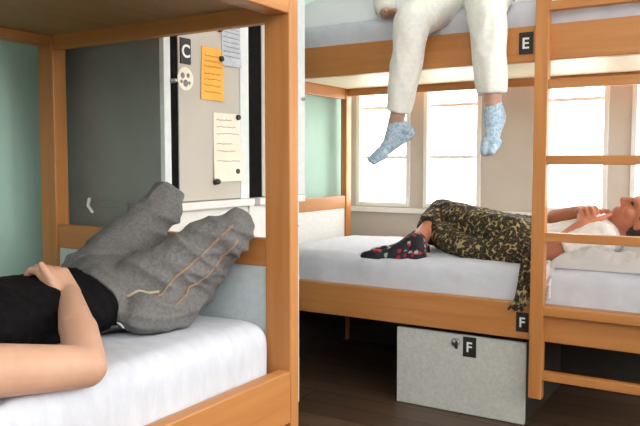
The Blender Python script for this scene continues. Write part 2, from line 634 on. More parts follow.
# ladder hooked on the front rails
LX0, LX1 = 0.302, 0.81
bm = bmesh.new()
add_box(bm, LX0, LX0 + .052, FY0 - .042, FY0 - .0005, 0.11, 1.98, 0.003)
lad = from_bm('ladder', bm, 'wood_z', fb)
lad['label'] = 'fixed beech ladder with flat rungs'
box('ladder_stile', LX1, LX1 + .052, FY0 - .042, FY0 - .0005, 0.11, 1.98, 'wood_z', lad, 0.003)
for z in (0.188, 0.447, 0.743, 1.043, 1.337, 1.634):
    box('ladder_rung', LX0 + .052, LX1, FY0 - .040, FY0 - .004, z, z + 0.035, 'wood_x', lad, 0.003)
letter_plate(fb, 'E', '-y', (0.256, FY0, 1.523), 0.056, 0.086)
letter_plate(fb, 'F', '-y', (0.263, FY0, 0.405), 0.050, 0.080)

# ------------------------------------------------------------------ storage chest under far bunk
ch = thing('storage_chest', 'pale grey chest marked F on the floor under the far bunk', 'chest', (-0.02, 1.6, ZF))
cb = box('chest_body', -0.305, 0.268, 1.327, 1.93, ZF, 0.312, 'dark_lam', ch, 0.003)  # sides coloured near-black, standing for the shade under the bed
cb['label'] = 'dark sides of the chest'
box('chest_front', -0.308, 0.272, 1.309, 1.3268, ZF + .003, 0.315, 'box', ch, 0.002)
letter_plate(ch, 'F', '-y', (0.034, 1.309, 0.267), 0.058, 0.086)
bm = bmesh.new()
add_cap(bm, (-0.028, 1.309, 0.281), 0.018, (-0.028, 1.296, 0.281), 0.016, True, True)
lk = from_bm('chest_lock', bm, 'metal', ch, True)
bm = bmesh.new()
add_box(bm, -0.026, -0.014, 1.290, 1.2958, 0.256, 0.293, 0.002)
from_bm('lock_hasp', bm, 'dark_metal', lk)

# ------------------------------------------------------------------ lockers against the teal wall
LF = -0.55
lock_specs = [(0.100, 0.536, 'tall grey locker lettered C with paper notes on its door'),
              (0.538, 0.916, 'grey locker partly hidden behind the foreground post, right of the locker lettered C')]
for i, (y0, y1, lab) in enumerate(lock_specs):
    t = thing('locker', lab, 'locker', (-0.84, (y0 + y1) / 2, 0.92), 'lockers by the teal wall')
    bm = bmesh.new()
    add_box(bm, XL + .004, LF - .02, y0, y1, 0.92, 2.25, 0.002)
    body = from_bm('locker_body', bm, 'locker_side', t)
    # pale steel edges at both sides, a black strip for the shaded gap, then the door
    if i == 0:
        box('locker_edge', LF - .0198, LF, y0, y0 + .030, 0.92, 2.25, 'steel_edge', t, 0.002)
    g0 = y0 + .0302 if i == 0 else y0 + .008
    g1 = y0 + .066 if i == 0 else y0 + .085
    box('door_seal', LF - .0198, LF - .004, g0, g1, 0.922, 2.248, 'black_gap', t, 0)
    d = box('locker_door', LF - .0198, LF, g1 + .0002, y1 - .050, 0.922, 2.248, 'locker_door', t, 0.002)
    box('door_edge', LF - .0198, LF + .004, y1 - .0498, y1 if i == 0 else y1, 0.92, 2.25, 'steel_edge', d, 0.002)
    bm = bmesh.new()
    ky = y0 + .034 if i == 0 else y1 - .02
    add_cap(bm, (LF + .0002, ky, 1.313), 0.008, (LF + .016, ky, 1.313), 0.007, True, False, 14)
    from_bm('locker_hinge', bm, 'metal', t, True)
    if i == 0:
        letter_plate(d, 'C', '+x', (LF, 0.199, 1.416), 0.050, 0.084)
        bm = bmesh.new()
        add_cap(bm, (LF + .0002, 0.345, 0.985), 0.012, (LF + .014, 0.345, 0.985), 0.010, True, False, 16)
        from_bm('locker_knob', bm, 'dark_metal', d, True)
        bm = bmesh.new()
        add_cap(bm, (-0.905, 0.096, 0.925), 0.006, (-0.882, 0.07, 0.905), 0.005)
        add_cap(bm, (-0.882, 0.07, 0.905), 0.005, (-0.850, 0.06, 0.885), 0.005)
        hk = from_bm('coat_hook', bm, 'white_ink', t, True)
        hk['label'] = 'small white hook low on the locker side'

for i, (y0, y1, lab) in enumerate([(0.100, 0.536, 'white low cabinet carrying the lettered locker, behind raised knees'),
                                   (0.538, 0.880, 'white low cabinet hidden behind the foreground post, below a locker')]):
    t = thing('cabinet', lab, 'cabinet', (-0.84, (y0 + y1) / 2, ZF), 'white cabinets under the lockers')
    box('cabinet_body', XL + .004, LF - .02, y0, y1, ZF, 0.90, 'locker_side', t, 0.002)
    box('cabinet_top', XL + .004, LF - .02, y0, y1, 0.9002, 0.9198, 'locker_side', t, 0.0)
    box('cabinet_lip', LF - .0198, LF + .03, y0 + .03, y1, 0.8935, 0.9195, 'cab_white', t, 0.003)
    cd = box('cabinet_door', LF - .0198, LF, y0 + .004, y1 - .004, 0.05, 0.892, 'cab_white', t, 0.003)
    bm = bmesh.new()
    add_cap(bm, (LF, y1 - .05, 0.80), 0.010, (LF + .018, y1 - .05, 0.80), 0.012, True, False, 16)
    from_bm('cabinet_knob', bm, 'metal', cd, True)


# papers on the locker door
def paper(name, y0, y1, z0, z1, mat, label, cat, tilt=0.0, lines=None, ink='ink', curl=0.006):
    bm = bmesh.new()
    n = 12
    g = []
    for th in (0.0, 0.0012):
        rows = []
        for j in range(n + 1):
            r = []
            for i in range(n + 1):
                u, w = i / n, j / n
                y = y0 + (y1 - y0) * u + tilt * (w - .5)
                z = z0 + (z1 - z0) * w
                x = LF + .0012 + th + curl * ((1 - w) ** 3) * (0.4 + 0.6 * u)
                r.append(bm.verts.new((x, y, z)))
            rows.append(r)
        g.append(rows)
    for k, rows in enumerate(g):
        for j in range(n):
            for i in range(n):
                f = (rows[j][i], rows[j][i + 1], rows[j + 1][i + 1], rows[j + 1][i])
                bm.faces.new(f if k else tuple(reversed(f)))
    for j in range(n):
        for i, fl in ((0, 0), (n, 1)):
            f = (g[0][j][i], g[0][j + 1][i], g[1][j + 1][i], g[1][j][i])
            bm.faces.new(tuple(reversed(f)) if fl else f)
    for i in range(n):
        for j, fl in ((0, 0), (n, 1)):
            f = (g[0][j][i], g[1][j][i], g[1][j][i + 1], g[0][j][i + 1])
            bm.faces.new(tuple(reversed(f)) if fl else f)
    bmesh.ops.recalc_face_normals(bm, faces=bm.faces)
    o = from_bm(name, bm, mat)
    tag(o, label, cat, 'papers on the locker door')
    if lines:
        rnd = random.Random(name)
        for (w, a, b, hh) in lines:
            bm = bmesh.new()
            k = int((b - a) * 34)
            pts = []
            for q in range(k + 1):
                uu = a + (b - a) * q / k
                ww = w + rnd.uniform(-.4, .4) * hh
                x = LF + .0027 + curl * ((1 - ww) ** 3) * (0.4 + 0.6 * uu)
                pts.append(V((x, y0 + (y1 - y0) * uu + tilt * (ww - .5), z0 + (z1 - z0) * ww)))
            for p, q in zip(pts, pts[1:]):
                add_cap(bm, p, 0.0009, q, 0.0009, True, True, 4)
            from_bm('scribbled_line', bm, ink, o)
    return o


paper('sticky_note', 0.276, 0.393, 1.265, 1.445, 'orange', 'orange paper note on the locker door with brown scribbled lines', 'note', 0.008,
      [(w, .12, .88, .05) for w in (.84, .74, .64, .5, .4, .28, .16)], 'orange_ink')
paper('paper_note', 0.336, 0.502, 0.985, 1.225, 'cream', 'cream paper note, the lowest sheet on the locker door', 'note', 0.0,
      [(w, .1, .6 + .25 * ((i * 7) % 3) / 2, .03) for i, w in enumerate((.9, .8, .7, .55, .45, .3))], 'ink', 0.01)
paper('printed_sheet', 0.385, 0.490, 1.392, 1.56, 'grey_paper', 'blue-grey printed sheet pinned high beside the orange note', 'note', 0.0,
      [(w, .08, .92, .04) for w in (.86, .78, .7, .6, .5, .4, .3, .2)], 'ink')
bm = bmesh.new()
add_cap(bm, (LF + .0002, 0.199, 1.326), 0.038, (LF + .0016, 0.199, 1.326), 0.038, True, True, 28)
st = tag(from_bm('sticker', bm, 'cream'), 'round pale sticker under the letter C plate on the locker', 'sticker')
bm = bmesh.new()
for (dy, dz, r) in ((-.014, .010, .010), (.012, .012, .008), (0, -.014, .012), (.018, -.012, .006), (-.020, -.010, .006)):
    add_cap(bm, (LF + .0017, 0.199 + dy, 1.326 + dz), r, (LF + .0021, 0.199 + dy, 1.326 + dz), r, True, True, 10)
from_bm('sticker_print', bm, 'ink', st)
for (y, z, lab) in ((0.470, 1.214, 'small black magnet at the upper corner of the cream note'),
                    (0.462, 1.020, 'small black magnet at the lower corner of the cream note'),
                    (0.372, 1.512, 'small black magnet left of the blue-grey sheet'),
                    (0.474, 1.541, 'small black magnet at the top right of the blue-grey sheet'),
                    (0.378, 1.412, 'small black magnet on the upper right of the orange note')):
    bm = bmesh.new()
    add_cap(bm, (LF + .0036, y, z), 0.010, (LF + .012, y, z), 0.009, True, True, 16)
    tag(from_bm('magnet', bm, 'black'), lab, 'magnet', 'magnets holding papers on the locker')


# ------------------------------------------------------------------ people
def hand_segs(w, d, n, t, curl=(0.3, 0.5, 0.4), size=1.0, thumb=(0.55, 0.75, 0.25), fan=2.2, tl=1.0):
    """wrist, finger direction, palm normal, thumb side"""
    w = V(w)
    d = V(d).normalized()
    n = V(n)
    n = (n - d * n.dot(d)).normalized()
    t0 = V(t)
    t = d.cross(n).normalized()
    if t.dot(t0) < 0:
        t = -t
    out = []
    offs = (0.031, 0.0105, -0.0105, -0.030)
    lens = (0.070, 0.078, 0.072, 0.057)
    kn = (0.084, 0.088, 0.083, 0.075)
    for o, L, k in zip(offs, lens, kn):
        base = w + t * o * .55 * size
        kp = w + d * k * size + t * o * size
        out.append(('cap', base, .015 * size, kp, .0115 * size))
        p = kp
        ang = 0.0
        dd = (d + t * o * fan).normalized()
        for fr, c, r0, r1 in ((.46, curl[0], .0095, .0085), (.30, curl[1], .0085, .0078), (.24, curl[2], .0078, .0066)):
            ang += c
            q = p + (dd * math.cos(ang) + n * math.sin(ang)) * L * fr * size
            out.append(('cap', p, r0 * size, q, r1 * size))
            p = q
    out.append(('cap', w - t * .012 * size, .018 * size, w + d * .07 * size - t * .01 * size, .016 * size))
    out.append(('cap', w + t * .012 * size, .018 * size, w + d * .07 * size + t * .012 * size, .016 * size))
    tb = w + d * .022 * size + t * .020 * size
    td = (d * thumb[0] + t * thumb[1] + n * thumb[2]).normalized()
    p = tb
    for L, r0, r1, b in ((.042, .015, .0115, 0), (.032, .0115, .010, .3), (.027, .010, .0075, .3)):
        td = (td + d * b * .8).normalized()
        q = p + td * L * size * tl
        out.append(('cap', p, r0 * size, q, r1 * size))
        p = q
    return out


def head_segs(c, f, u):
    c, f, u = V(c), V(f).normalized(), V(u)
    u = (u - f * u.dot(f)).normalized()
    s = f.cross(u).normalized()
    E = lambda o, a, b, cc: ('ell', c + f * o[0] + u * o[1] + s * o[2], (f * a, u * b, s * cc))
    out = [E((-.012, .022, 0), .098, .098, .076), E((.022, -.035, 0), .070, .080, .062), E((.040, -.072, 0), .045, .040, .045),
           E((.068, -.098, 0), .024, .020, .024), E((.062, .030, 0), .032, .030, .058),
           E((.082, -.058, 0), .015, .007, .024), E((.081, -.070, 0), .014, .008, .020),
           E((.045, -.022, .043), .035, .028, .022), E((.045, -.022, -.043), .035, .028, .022),
           ('cap', c + f * .084 + u * .018, .010, c + f * .108 - u * .022, .012),
           E((.094, -.030, .011), .011, .008, .010), E((.094, -.030, -.011), .011, .008, .010),
           E((-.008, -.008, .077), .018, .032, .010), E((-.008, -.008, -.077), .018, .032, .010)]
    return out, (c, f, u, s)


def head_extras(parent, fr, hair_mat='hair', long=False):
    c, f, u, s = fr
    for k in (1, -1):
        bm = bmesh.new()
        add_ell(bm, c + f * .079 + u * .008 + s * .031 * k, (f * .012, u * .006, s * .012))
        from_bm('eye', bm, 'eye', parent, True)
    E = lambda o, a, b, cc: ('ell', c + f * o[0] + u * o[1] + s * o[2], (f * a, u * b, s * cc))
    me = fuse([E((-.030, .040, 0), .100, .094, .086), E((-.045, -.01, 0), .075, .085, .082)], 0.006, 2)
    displace(me, lambda p, n: .004 * ridged(p, (60, 60, 60)))
    link('hair', me, hair_mat, parent, True)


def cloth(name, segs, mat, parent, voxel=0.007, amp=0.006, freq=(22, 22, 22), big=0.006, bfreq=7.0, smooth=3, rel=1):
    me = fuse(segs, voxel, smooth)
    displace(me, lambda p, n: amp * (ridged(p, freq, 3.1) - .3) + big * noise.noise(p * bfreq))
    if rel:
        relax(me, rel)
    return link(name, me, mat, parent, True)


def skin_body(segs, mat, parent, voxel=0.0045, smooth=4):
    me = fuse(segs, voxel, smooth)
    return link('body', me, mat, parent, True)


ALLCAPS = {}

# ---- person on the near bunk: on the back, head to the left out of frame, knees up
P1 = thing('person', 'person in black t-shirt and grey jeans lying on the near bunk, knees raised', 'person', (-0.40, -0.55, 0.62))
hipR, hipL = V((-.29, -.285, .705)), V((-.48, -.28, .71))
knR, knL = V((-.138, -.078, .868)), V((-.440, -.035, .922))
anR, anL = V((-.31, -.085, .668)), V((-.60, -.27, .672))
shR, shL = V((-.155, -.945, .685)), V((-.575, -.90, .70))
elR, elL = V((-.036, -.665, .650)), V((-.74, -.66, .67))
wrR, wrL = V((-.282, -.500, .742)), V((-.69, -.42, .66))
hs, hf = head_segs((-.40, -1.13, .765), (0.05, .30, .95), (0, -1, .3))
hR = hand_segs(wrR, (-.75, .02, .60), (-.6, .05, -.8), (0, -1, .2), (0.55, 0.75, 0.6), 1.0, (1.0, .25, -.42), 2.2, .72)
hL = hand_segs(wrL, (.1, .95, -.1), (.1, 0, -.95), (1, 0, 0), (0.2, 0.3, 0.3))
skin = hs + hR + hL + [
    ('cap', (-.40, -.90, .72), .055, (-.40, -1.06, .75), .052),
    ('loft', [((-.40, -.94, .70), .06, .05), ((-.40, -.90, .70), .15, .07), ((-.40, -.78, .70), .155, .074), ((-.40, -.60, .695), .145, .070),
              ((-.40, -.45, .69), .135, .068), ((-.40, -.32, .69), .15, .07), ((-.40, -.24, .70), .10, .06)], (1, 0, 0)),
    ('cap', shR, .058, elR, .042), ('cap', elR, .042, (wrR + elR) / 2 + V((0.006, 0, -.004)), .040), ('cap', (wrR + elR) / 2, .039, wrR, .0265),
    ('cap', shL, .058, elL, .042), ('cap', elL, .042, wrL, .026),
    ('cap', hipR, .068, knR, .036), ('cap', hipL, .068, knL, .036), ('cap', knR, .036, anR, .032), ('cap', knL, .036, anL, .032),
    ('cap', anR, .034, anR + V((-.15, .02, -.012)), .026), ('cap', anR, .034, anR + V((.03, -.01, -.014)), .03),
    ('cap', anL, .034, anL + V((-.10, .11, -.012)), .026), ('cap', anL, .034, anL + V((.02, -.03, -.012)), .03)]
skin_body(skin, 'skin', P1, 0.004, 3)
head_extras(P1, hf)
shirt1 = [('loft', [((-.40, -.95, .705), .09, .06), ((-.40, -.90, .705), .165, .082), ((-.40, -.78, .703), .172, .086), ((-.40, -.60, .70), .168, .082),
                    ((-.40, -.47, .698), .172, .081), ((-.40, -.355, .698), .176, .080)], (1, 0, 0)),
          ('cap', shR, .072, shR + (elR - shR) * .40, .064, False, True), ('cap', shL, .072, shL + (elL - shL) * .52, .064, False, True)]
cloth('t_shirt', shirt1, 'black_cloth', P1, 0.006, 0.004, (18, 30, 18), 0.004)
tr1 = [('loft', [((-.395, -.392, .699), .174, .086), ((-.39, -.33, .702), .190, .092), ((-.39, -.25, .71), .185, .092), ((-.39, -.19, .73), .12, .07)], (1, 0, 0)),
       ('cap', hipR, .096, knR, .060), ('cap', hipL, .094, knL, .062),
       ('cap', knR, .058, anR + (knR - anR) * .08, .062, False, True), ('cap', knL, .060, anL + (knL - anL) * .08, .062, False, True),
       ('cap', (-.215, -.345, .680), .055, (-.20, -.22, .680), .058), ('cap', (-.22, -.30, .675), .056, anR, .060),
       ('cap', (-.235, -.24, .70), .078, (knR + anR) / 2, .058), ('cap', (-.215, -.20, .685), .062, anR + (knR - anR) * .25, .064)]


def crease(p, h, k, seed, fa=15, fs=3.6):
    d = (k - h).normalized()
    u, w = ring_frame(d)
    q = V((p.dot(d) * fa + p.dot(u) * 7, p.dot(u) * fs + seed, p.dot(w) * fs))
    v = 1 - abs(noise.noise(q)) * 1.6
    return max(0, v) ** 3


def near_folds(p, n):
    far = max(0, min(1, (-.33 - p.x) / .06))
    low = max(0, min(1, (p.z - .62) / .05))
    c = crease(p, hipR, knR, 2.3) * (1 - far) + crease(p, hipL, knL, 7.7) * far
    c2 = crease(p, anR, knR, 4.1, 15, 4) * (1 - far) + crease(p, anL, knL, 1.2, 15, 4) * far
    k = (.014 * (c - .45) + .008 * (c2 - .45)) * (.4 + .6 * low)
    return k + .006 * noise.noise(p * 9) + .003 * ridged(p, (30, 18, 22), 5.0)


me = fuse(tr1, 0.005, 4)
displace(me, near_folds)
relax(me, 1)
bvh_me = me.copy()
bm = bmesh.new()
bm.from_mesh(bvh_me)
BV = BVHTree.FromBMesh(bm)
jeans = link('jeans', me, 'grey_denim', P1, True)


CAM = V((1.096, -1.615, 1.05))


def surf_line(pts, mat, r, name, parent, tree_, step=.012):
    """a stitched line lying on the cloth, through the given points"""
    b2 = bmesh.new()
    prev = None
    for p, q in zip(pts, pts[1:]):
        p, q = V(p), V(q)
        k = max(2, int((q - p).length / step))
        for i in range(k + 1):
            hit, nn, _, _ = tree_.find_nearest(p.lerp(q, i / k))
            hit = hit + nn * .0006
            if prev is not None and (hit - prev).length > 1e-4:
                add_cap(b2, prev, r, hit, r, False, False, 8)
            prev = hit
    return from_bm(name, b2, mat, parent, True)


surf_line([(-.175, -.323, .723), (-.157, -.255, .775), (-.138, -.181, .825), (-.095, -.131, .886)], 'orange_seam', .0030, 'seam', jeans, BV)
surf_line([(-.151, -.285, .697), (-.150, -.205, .738), (-.126, -.148, .793), (-.085, -.123, .849)], 'orange_seam', .0024, 'seam', jeans, BV)
surf_line([(-.225, -.374, .726), (-.207, -.358, .738), (-.192, -.339, .731), (-.189, -.308, .730)], 'fray', .0035, 'frayed_pocket_edge', jeans, BV)
surf_line([(-.262, -.392, .700), (-.250, -.388, .668), (-.24, -.385, .645)], 'white_ink', .0030, 'pale_fly_tag', jeans, BV)

# ---- person sitting on the upper bunk, legs hanging
P2 = thing('person', 'person in cream trousers and pale blue socks sitting on the upper bunk edge', 'person', (-0.06, 1.6, 1.71))
hipL2, hipR2 = V((-.120, 1.51, 1.79)), V((.02, 1.51, 1.79))
knL2, knR2 = V((-.172, 1.155, 1.635)), V((.140, 1.155, 1.628))
anL2, anR2 = V((-.262, 1.19, 1.215)), V((.166, 1.17, 1.265))
shL2, shR2 = V((-.235, 1.60, 2.28)), V((.115, 1.60, 2.28))
elL2, elR2 = V((-.50, 1.50, 1.99)), V((.36, 1.52, 2.03))
wrL2, wrR2 = V((-.385, 1.330, 1.716)), V((.22, 1.38, 1.90))
hs, hf2 = head_segs((-.06, 1.57, 2.55), (0, -1, -.12), (0, -.1, 1))
hL2 = hand_segs(wrL2, (.92, -.28, -.12), (.1, -.2, -.95), (0, -1, .2), (0.3, 0.6, 0.5))
hR2 = hand_segs(wrR2, (-.1, -.8, -.6), (0, .5, -.8), (-1, 0, 0), (0.3, 0.4, 0.3))


def foot(an, d, size=1.0, heel=0.05, up=V((0, 0, 1))):
    """heel, instep, ball and toes of a foot: an = ankle joint, d = toe direction"""
    d = V(d).normalized()
    up = (V(up) - d * V(up).dot(d)).normalized()
    h = an - up * .072 * size - d * .030 * size
    m = an - up * .055 * size + d * .060 * size
    b = an - up * .078 * size + d * .125 * size
    s = d.cross(up).normalized()
    t = b + d * .052 * size - up * .004
    return [('cap', an + up * .012, .036 * size, h + up * .008, .030 * size, True, False), ('cap', an, .038 * size, m, .034 * size),
            ('cap', h, .028 * size, b, .024 * size), ('cap', m, .032 * size, b, .026 * size),
            ('cap', b + s * .018, .024 * size, t + s * .014, .018 * size), ('cap', b - s * .018, .024 * size, t - s * .012, .017 * size)]


dL2 = V((-.64, -.52, -.56))
dR2 = V((.06, -.82, -.62))
uL2 = (knL2 - anL2).normalized()
uR2 = (knR2 - anR2).normalized()
fL2 = foot(anL2, dL2, .94, up=uL2 + V((-.2, -.3, 0)))
fR2 = foot(anR2, dR2, 1.0, up=uR2 + V((0, -.4, 0)))
skin2 = hs + hL2 + hR2 + [
    ('cap', (-.06, 1.62, 2.30), .055, (-.06, 1.60, 2.47), .052),
    ('loft', [((-.06, 1.60, 1.76), .13, .09), ((-.06, 1.62, 1.82), .165, .10), ((-.06, 1.64, 1.98), .135, .085), ((-.06, 1.64, 2.15), .15, .095),
              ((-.06, 1.62, 2.28), .15, .08), ((-.06, 1.61, 2.34), .06, .05)], (1, 0, 0)),
    ('cap', shL2, .055, elL2, .040), ('cap', elL2, .040, wrL2, .026), ('cap', shR2, .055, elR2, .040), ('cap', elR2, .040, wrR2, .026),
    ('cap', hipL2, .068, knL2, .048), ('cap', hipR2, .068, knR2, .048),
    ('cap', knL2, .048, anL2, .033), ('cap', knR2, .048, anR2, .033)]
skin2 += [(s[0], s[1], s[2] * .9, s[3], s[4] * .9) for s in fL2 + fR2]
skin_body(skin2, 'skin_tan', P2, 0.005, 3)
head_extras(P2, hf2)
cL2 = anL2 + (knL2 - anL2) * .12
cR2 = anR2 + (knR2 - anR2) * .155
tr2 = [('loft', [((-.06, 1.635, 1.93), .158, .105), ((-.06, 1.62, 1.84), .185, .115), ((-.06, 1.58, 1.78), .18, .10)], (1, 0, 0)),
       ('cap', hipL2, .102, knL2, .073), ('cap', hipR2, .102, knR2, .073), ('cap', (-.06, 1.50, 1.765), .085, (-.055, 1.43, 1.745), .055),
       ('cap', knL2, .074, cL2 + (knL2 - cL2) * .35, .062, False, True), ('cap', knR2, .074, cR2 + (knR2 - cR2) * .35, .064, False, True),
       ('cap', cL2 + (knL2 - cL2) * .4, .063, cL2, .052, True, True), ('cap', cR2 + (knR2 - cR2) * .4, .065, cR2, .056, True, True)]
tro2 = cloth('trousers', tr2, 'cream_denim', P2, 0.006, 0.005, (20, 20, 9), 0.007, 9)
cloth('sweater', [('loft', [((-.06, 1.64, 1.90), .165, .115), ((-.06, 1.645, 2.0), .160, .11), ((-.06, 1.645, 2.15), .175, .118), ((-.06, 1.625, 2.28), .17, .10),
                            ((-.06, 1.61, 2.345), .08, .07)], (1, 0, 0)),
                  ('cap', shL2, .075, elL2, .060), ('cap', elL2, .060, elL2 + (wrL2 - elL2) * .97, .044, False, True),
                  ('cap', shR2, .075, elR2, .060), ('cap', elR2, .060, elR2 + (wrR2 - elR2) * .9, .046, False, True)],
      'cream_denim', P2, 0.008, 0.005, (16, 16, 30), 0.006)
for an, kn, ft in ((anL2, knL2, fL2), (anR2, knR2, fR2)):
    cloth('sock', ft, 'blue_sock', P2, 0.004, 0.0012, (90, 90, 90), 0.002, 20)

# ---- person lying on the lower far bunk
P3 = thing('person', 'person in leopard print trousers and dark patterned socks lying by the windows', 'person', (0.2, 1.72, 0.63))
hipN, hipF = V((.125, 1.545, .720)), V((.125, 1.72, .72))
knN, knF = V((-.292, 1.78, .792)), V((-.26, 1.92, .765))
anN, anF = V((-.296, 1.475, .678)), V((-.335, 1.595, .688))
shN, shF = V((.50, 1.55, .735)), V((.50, 1.89, .745))
elN, elF = V((.290, 1.50, .655)), V((.262, 1.80, .795))
wrN, wrF = V((.435, 1.545, .790)), V((.395, 1.71, .838))
hs, hf3 = head_segs((.640, 1.70, .815), (-.50, -.20, .84), (.85, 0, .5))
hN = hand_segs(wrN, (.05, .80, .55), (.2, .5, -.8), (1, 0, 0), (0.3, 0.6, 0.5))
hF = hand_segs(wrF, (.35, -.80, .22), (.2, -.2, -.9), (1, 0, 0), (0.25, 0.5, 0.4))
ftN = foot(anN, (-.98, -.04, -.02), 1.26, up=V((.1, .70, .65)))
ftF = foot(anF, (-.96, -.16, .0), 1.15, up=V((.1, .60, .75)))
skin3 = hs + hN + hF + [
    ('cap', (.50, 1.72, .745), .058, (.60, 1.715, .765), .056),
    ('loft', [((.55, 1.72, .735), .06, .05), ((.50, 1.72, .730), .15, .075), ((.42, 1.70, .720), .155, .078), ((.27, 1.66, .697), .145, .066), ((.14, 1.63, .705), .155, .07),
              ((.05, 1.63, .72), .10, .06)], (0, 1, 0)),
    ('cap', shN, .056, elN, .042), ('cap', elN, .042, wrN, .028), ('cap', shF, .056, elF, .042), ('cap', elF, .042, wrF, .028),
    ('cap', hipN, .072, knN, .050), ('cap', hipF, .072, knF, .050), ('cap', knN, .050, anN, .036), ('cap', knF, .050, anF, .036)]
skin3 += [(s[0], s[1], s[2] * .9, s[3], s[4] * .9) for s in ftN + ftF]
skin_body(skin3, 'skin_red', P3, 0.005, 3)
head_extras(P3, hf3)
tr3 = [('loft', [((.25, 1.65, .702), .168, .084), ((.15, 1.635, .712), .185, .090), ((.05, 1.64, .73), .16, .085)], (0, 1, 0)),
       ('cap', hipN, .096, knN, .076), ('cap', hipF, .094, knF, .076),
       ('cap', knN, .074, anN + (knN - anN) * .50, .064, False, True), ('cap', knF, .074, anF + (knF - anF) * .48, .064, False, True),
       ('cap', (.21, 1.462, .652), .050, (-.05, 1.49, .665), .050), ('cap', (-.05, 1.50, .668), .052, (-.25, 1.62, .712), .058)]
tro3 = cloth('trousers', tr3, 'leopard', P3, 0.007, 0.008, (18, 18, 14), 0.010, 8)
for an, kn, ft in ((anN, knN, ftN), (anF, knF, ftF)):
    cloth('sock', ft + [('cap', an, .040, an + (kn - an) * .12, .040, False, True)], 'dark_sock', P3, 0.0045, 0.0012, (90, 90, 90), 0.002, 20)
sh3 = [('loft', [((.565, 1.72, .735), .08, .06), ((.50, 1.72, .730), .17, .088), ((.42, 1.70, .722), .172, .090), ((.27, 1.66, .700), .165, .078), ((.19, 1.645, .70), .168, .080)], (0, 1, 0)),
       ('cap', shN, .072, shN + (elN - shN) * .62, .064, False, True), ('cap', shF, .070, shF + (elF - shF) * .45, .060, False, True)]
cloth('shirt', sh3, 'white_shirt', P3, 0.007, 0.006, (20, 20, 20), 0.006)


def strip_cloth(name, path, width_dir, w, thick, mat, parent=None, origin=None, seed=1, amp=.008):
    """a soft hanging band following path"""
    b2 = bmesh.new()
    n = 10
    wd = V(width_dir).normalized()
    fine = []
    for a, b_ in zip(path, path[1:]):
        for i in range(8):
            fine.append(V(a).lerp(V(b_), i / 8))
    fine.append(V(path[-1]))
    for _ in range(3):
        fine = [fine[0]] + [(fine[i - 1] + fine[i] * 2 + fine[i + 1]) / 4 for i in range(1, len(fine) - 1)] + [fine[-1]]
    sides = []
    rows = []
    for i, c in enumerate(fine):
        a = (fine[min(i + 1, len(fine) - 1)] - fine[max(i - 1, 0)]).normalized()
        nn = a.cross(wd).normalized()
        r = []
        for k in range(n + 1):
            u = k / n - .5
            p = c + wd * (u * w) + nn * (amp * math.sin(u * 15 + seed + i * .13) + amp * noise.noise(V((u * 5, i * .15, seed))))
            r.append((p + nn * thick / 2, p - nn * thick / 2))
        rows.append(r)
    T = [[b2.verts.new(q[0]) for q in r] for r in rows]
    B = [[b2.verts.new(q[1]) for q in r] for r in rows]
    for i in range(len(rows) - 1):
        for k in range(n):
            b2.faces.new((T[i][k], T[i][k + 1], T[i + 1][k + 1], T[i + 1][k]))
            b2.faces.new((B[i][k + 1], B[i][k], B[i + 1][k], B[i + 1][k + 1]))
        b2.faces.new((T[i][0], T[i + 1][0], B[i + 1][0], B[i][0]))
        b2.faces.new((T[i + 1][n], T[i][n], B[i][n], B[i + 1][n]))
    m_ = len(rows) - 1
    for k in range(n):
        b2.faces.new((T[0][k + 1], T[0][k], B[0][k], B[0][k + 1]))
        b2.faces.new((T[m_][k], T[m_][k + 1], B[m_][k + 1], B[m_][k]))
    bmesh.ops.recalc_face_normals(b2, faces=b2.faces)
    return from_bm(name, b2, mat, parent, True, origin)


tail = strip_cloth('loose_trouser_fabric', [(.235, 1.52, .74), (.250, 1.43, .69), (.262, 1.355, .63), (.268, 1.295, .56), (.262, 1.272, .495), (.235, 1.276, .455)],
                   (1, .15, 0), .060, .008, 'leopard', P3, seed=2, amp=.010)
tail['label'] = 'leopard print fabric hanging over the bed edge beside the ladder'

# ------------------------------------------------------------------ bedding
def mattress(name, x0, x1, y0, y1, z0, z1, label, caps, parent_group, seed=0, r=0.055, crown=0.012, vox=0.014):
    b2 = bmesh.new()
    add_box(b2, x0, x1, y0, y1, z0, z1, r, 6)
    me = fuse(None, vox, 2, b2)
    cx, cy = (x0 + x1) / 2, (y0 + y1) / 2
    hx, hy = (x1 - x0) / 2, (y1 - y0) / 2
    for v in me.vertices:
        k = (v.co.z - z0) / (z1 - z0)
        u, w = (v.co.x - cx) / hx, (v.co.y - cy) / hy
        v.co.z += k * crown * (1 - u * u) * (1 - w ** 4)
    me.update()
    long_x = (x1 - x0) > (y1 - y0)

    def fn(p, n):
        f = (5, 26, 9) if not long_x else (16, 7, 9)
        q = V((p.x + .35 * p.y, p.y - .35 * p.x, p.z))
        return .0035 * (ridged(q, f, seed) - .3) + .004 * noise.noise(p * 5 + V((seed, 0, 0)))
    displace(me, fn)
    dent(me, caps, z0 + .05)
    relax(me, 1)
    o = link(name, me, 'sheet', None, True)
    return tag(o, label, 'mattress', parent_group)


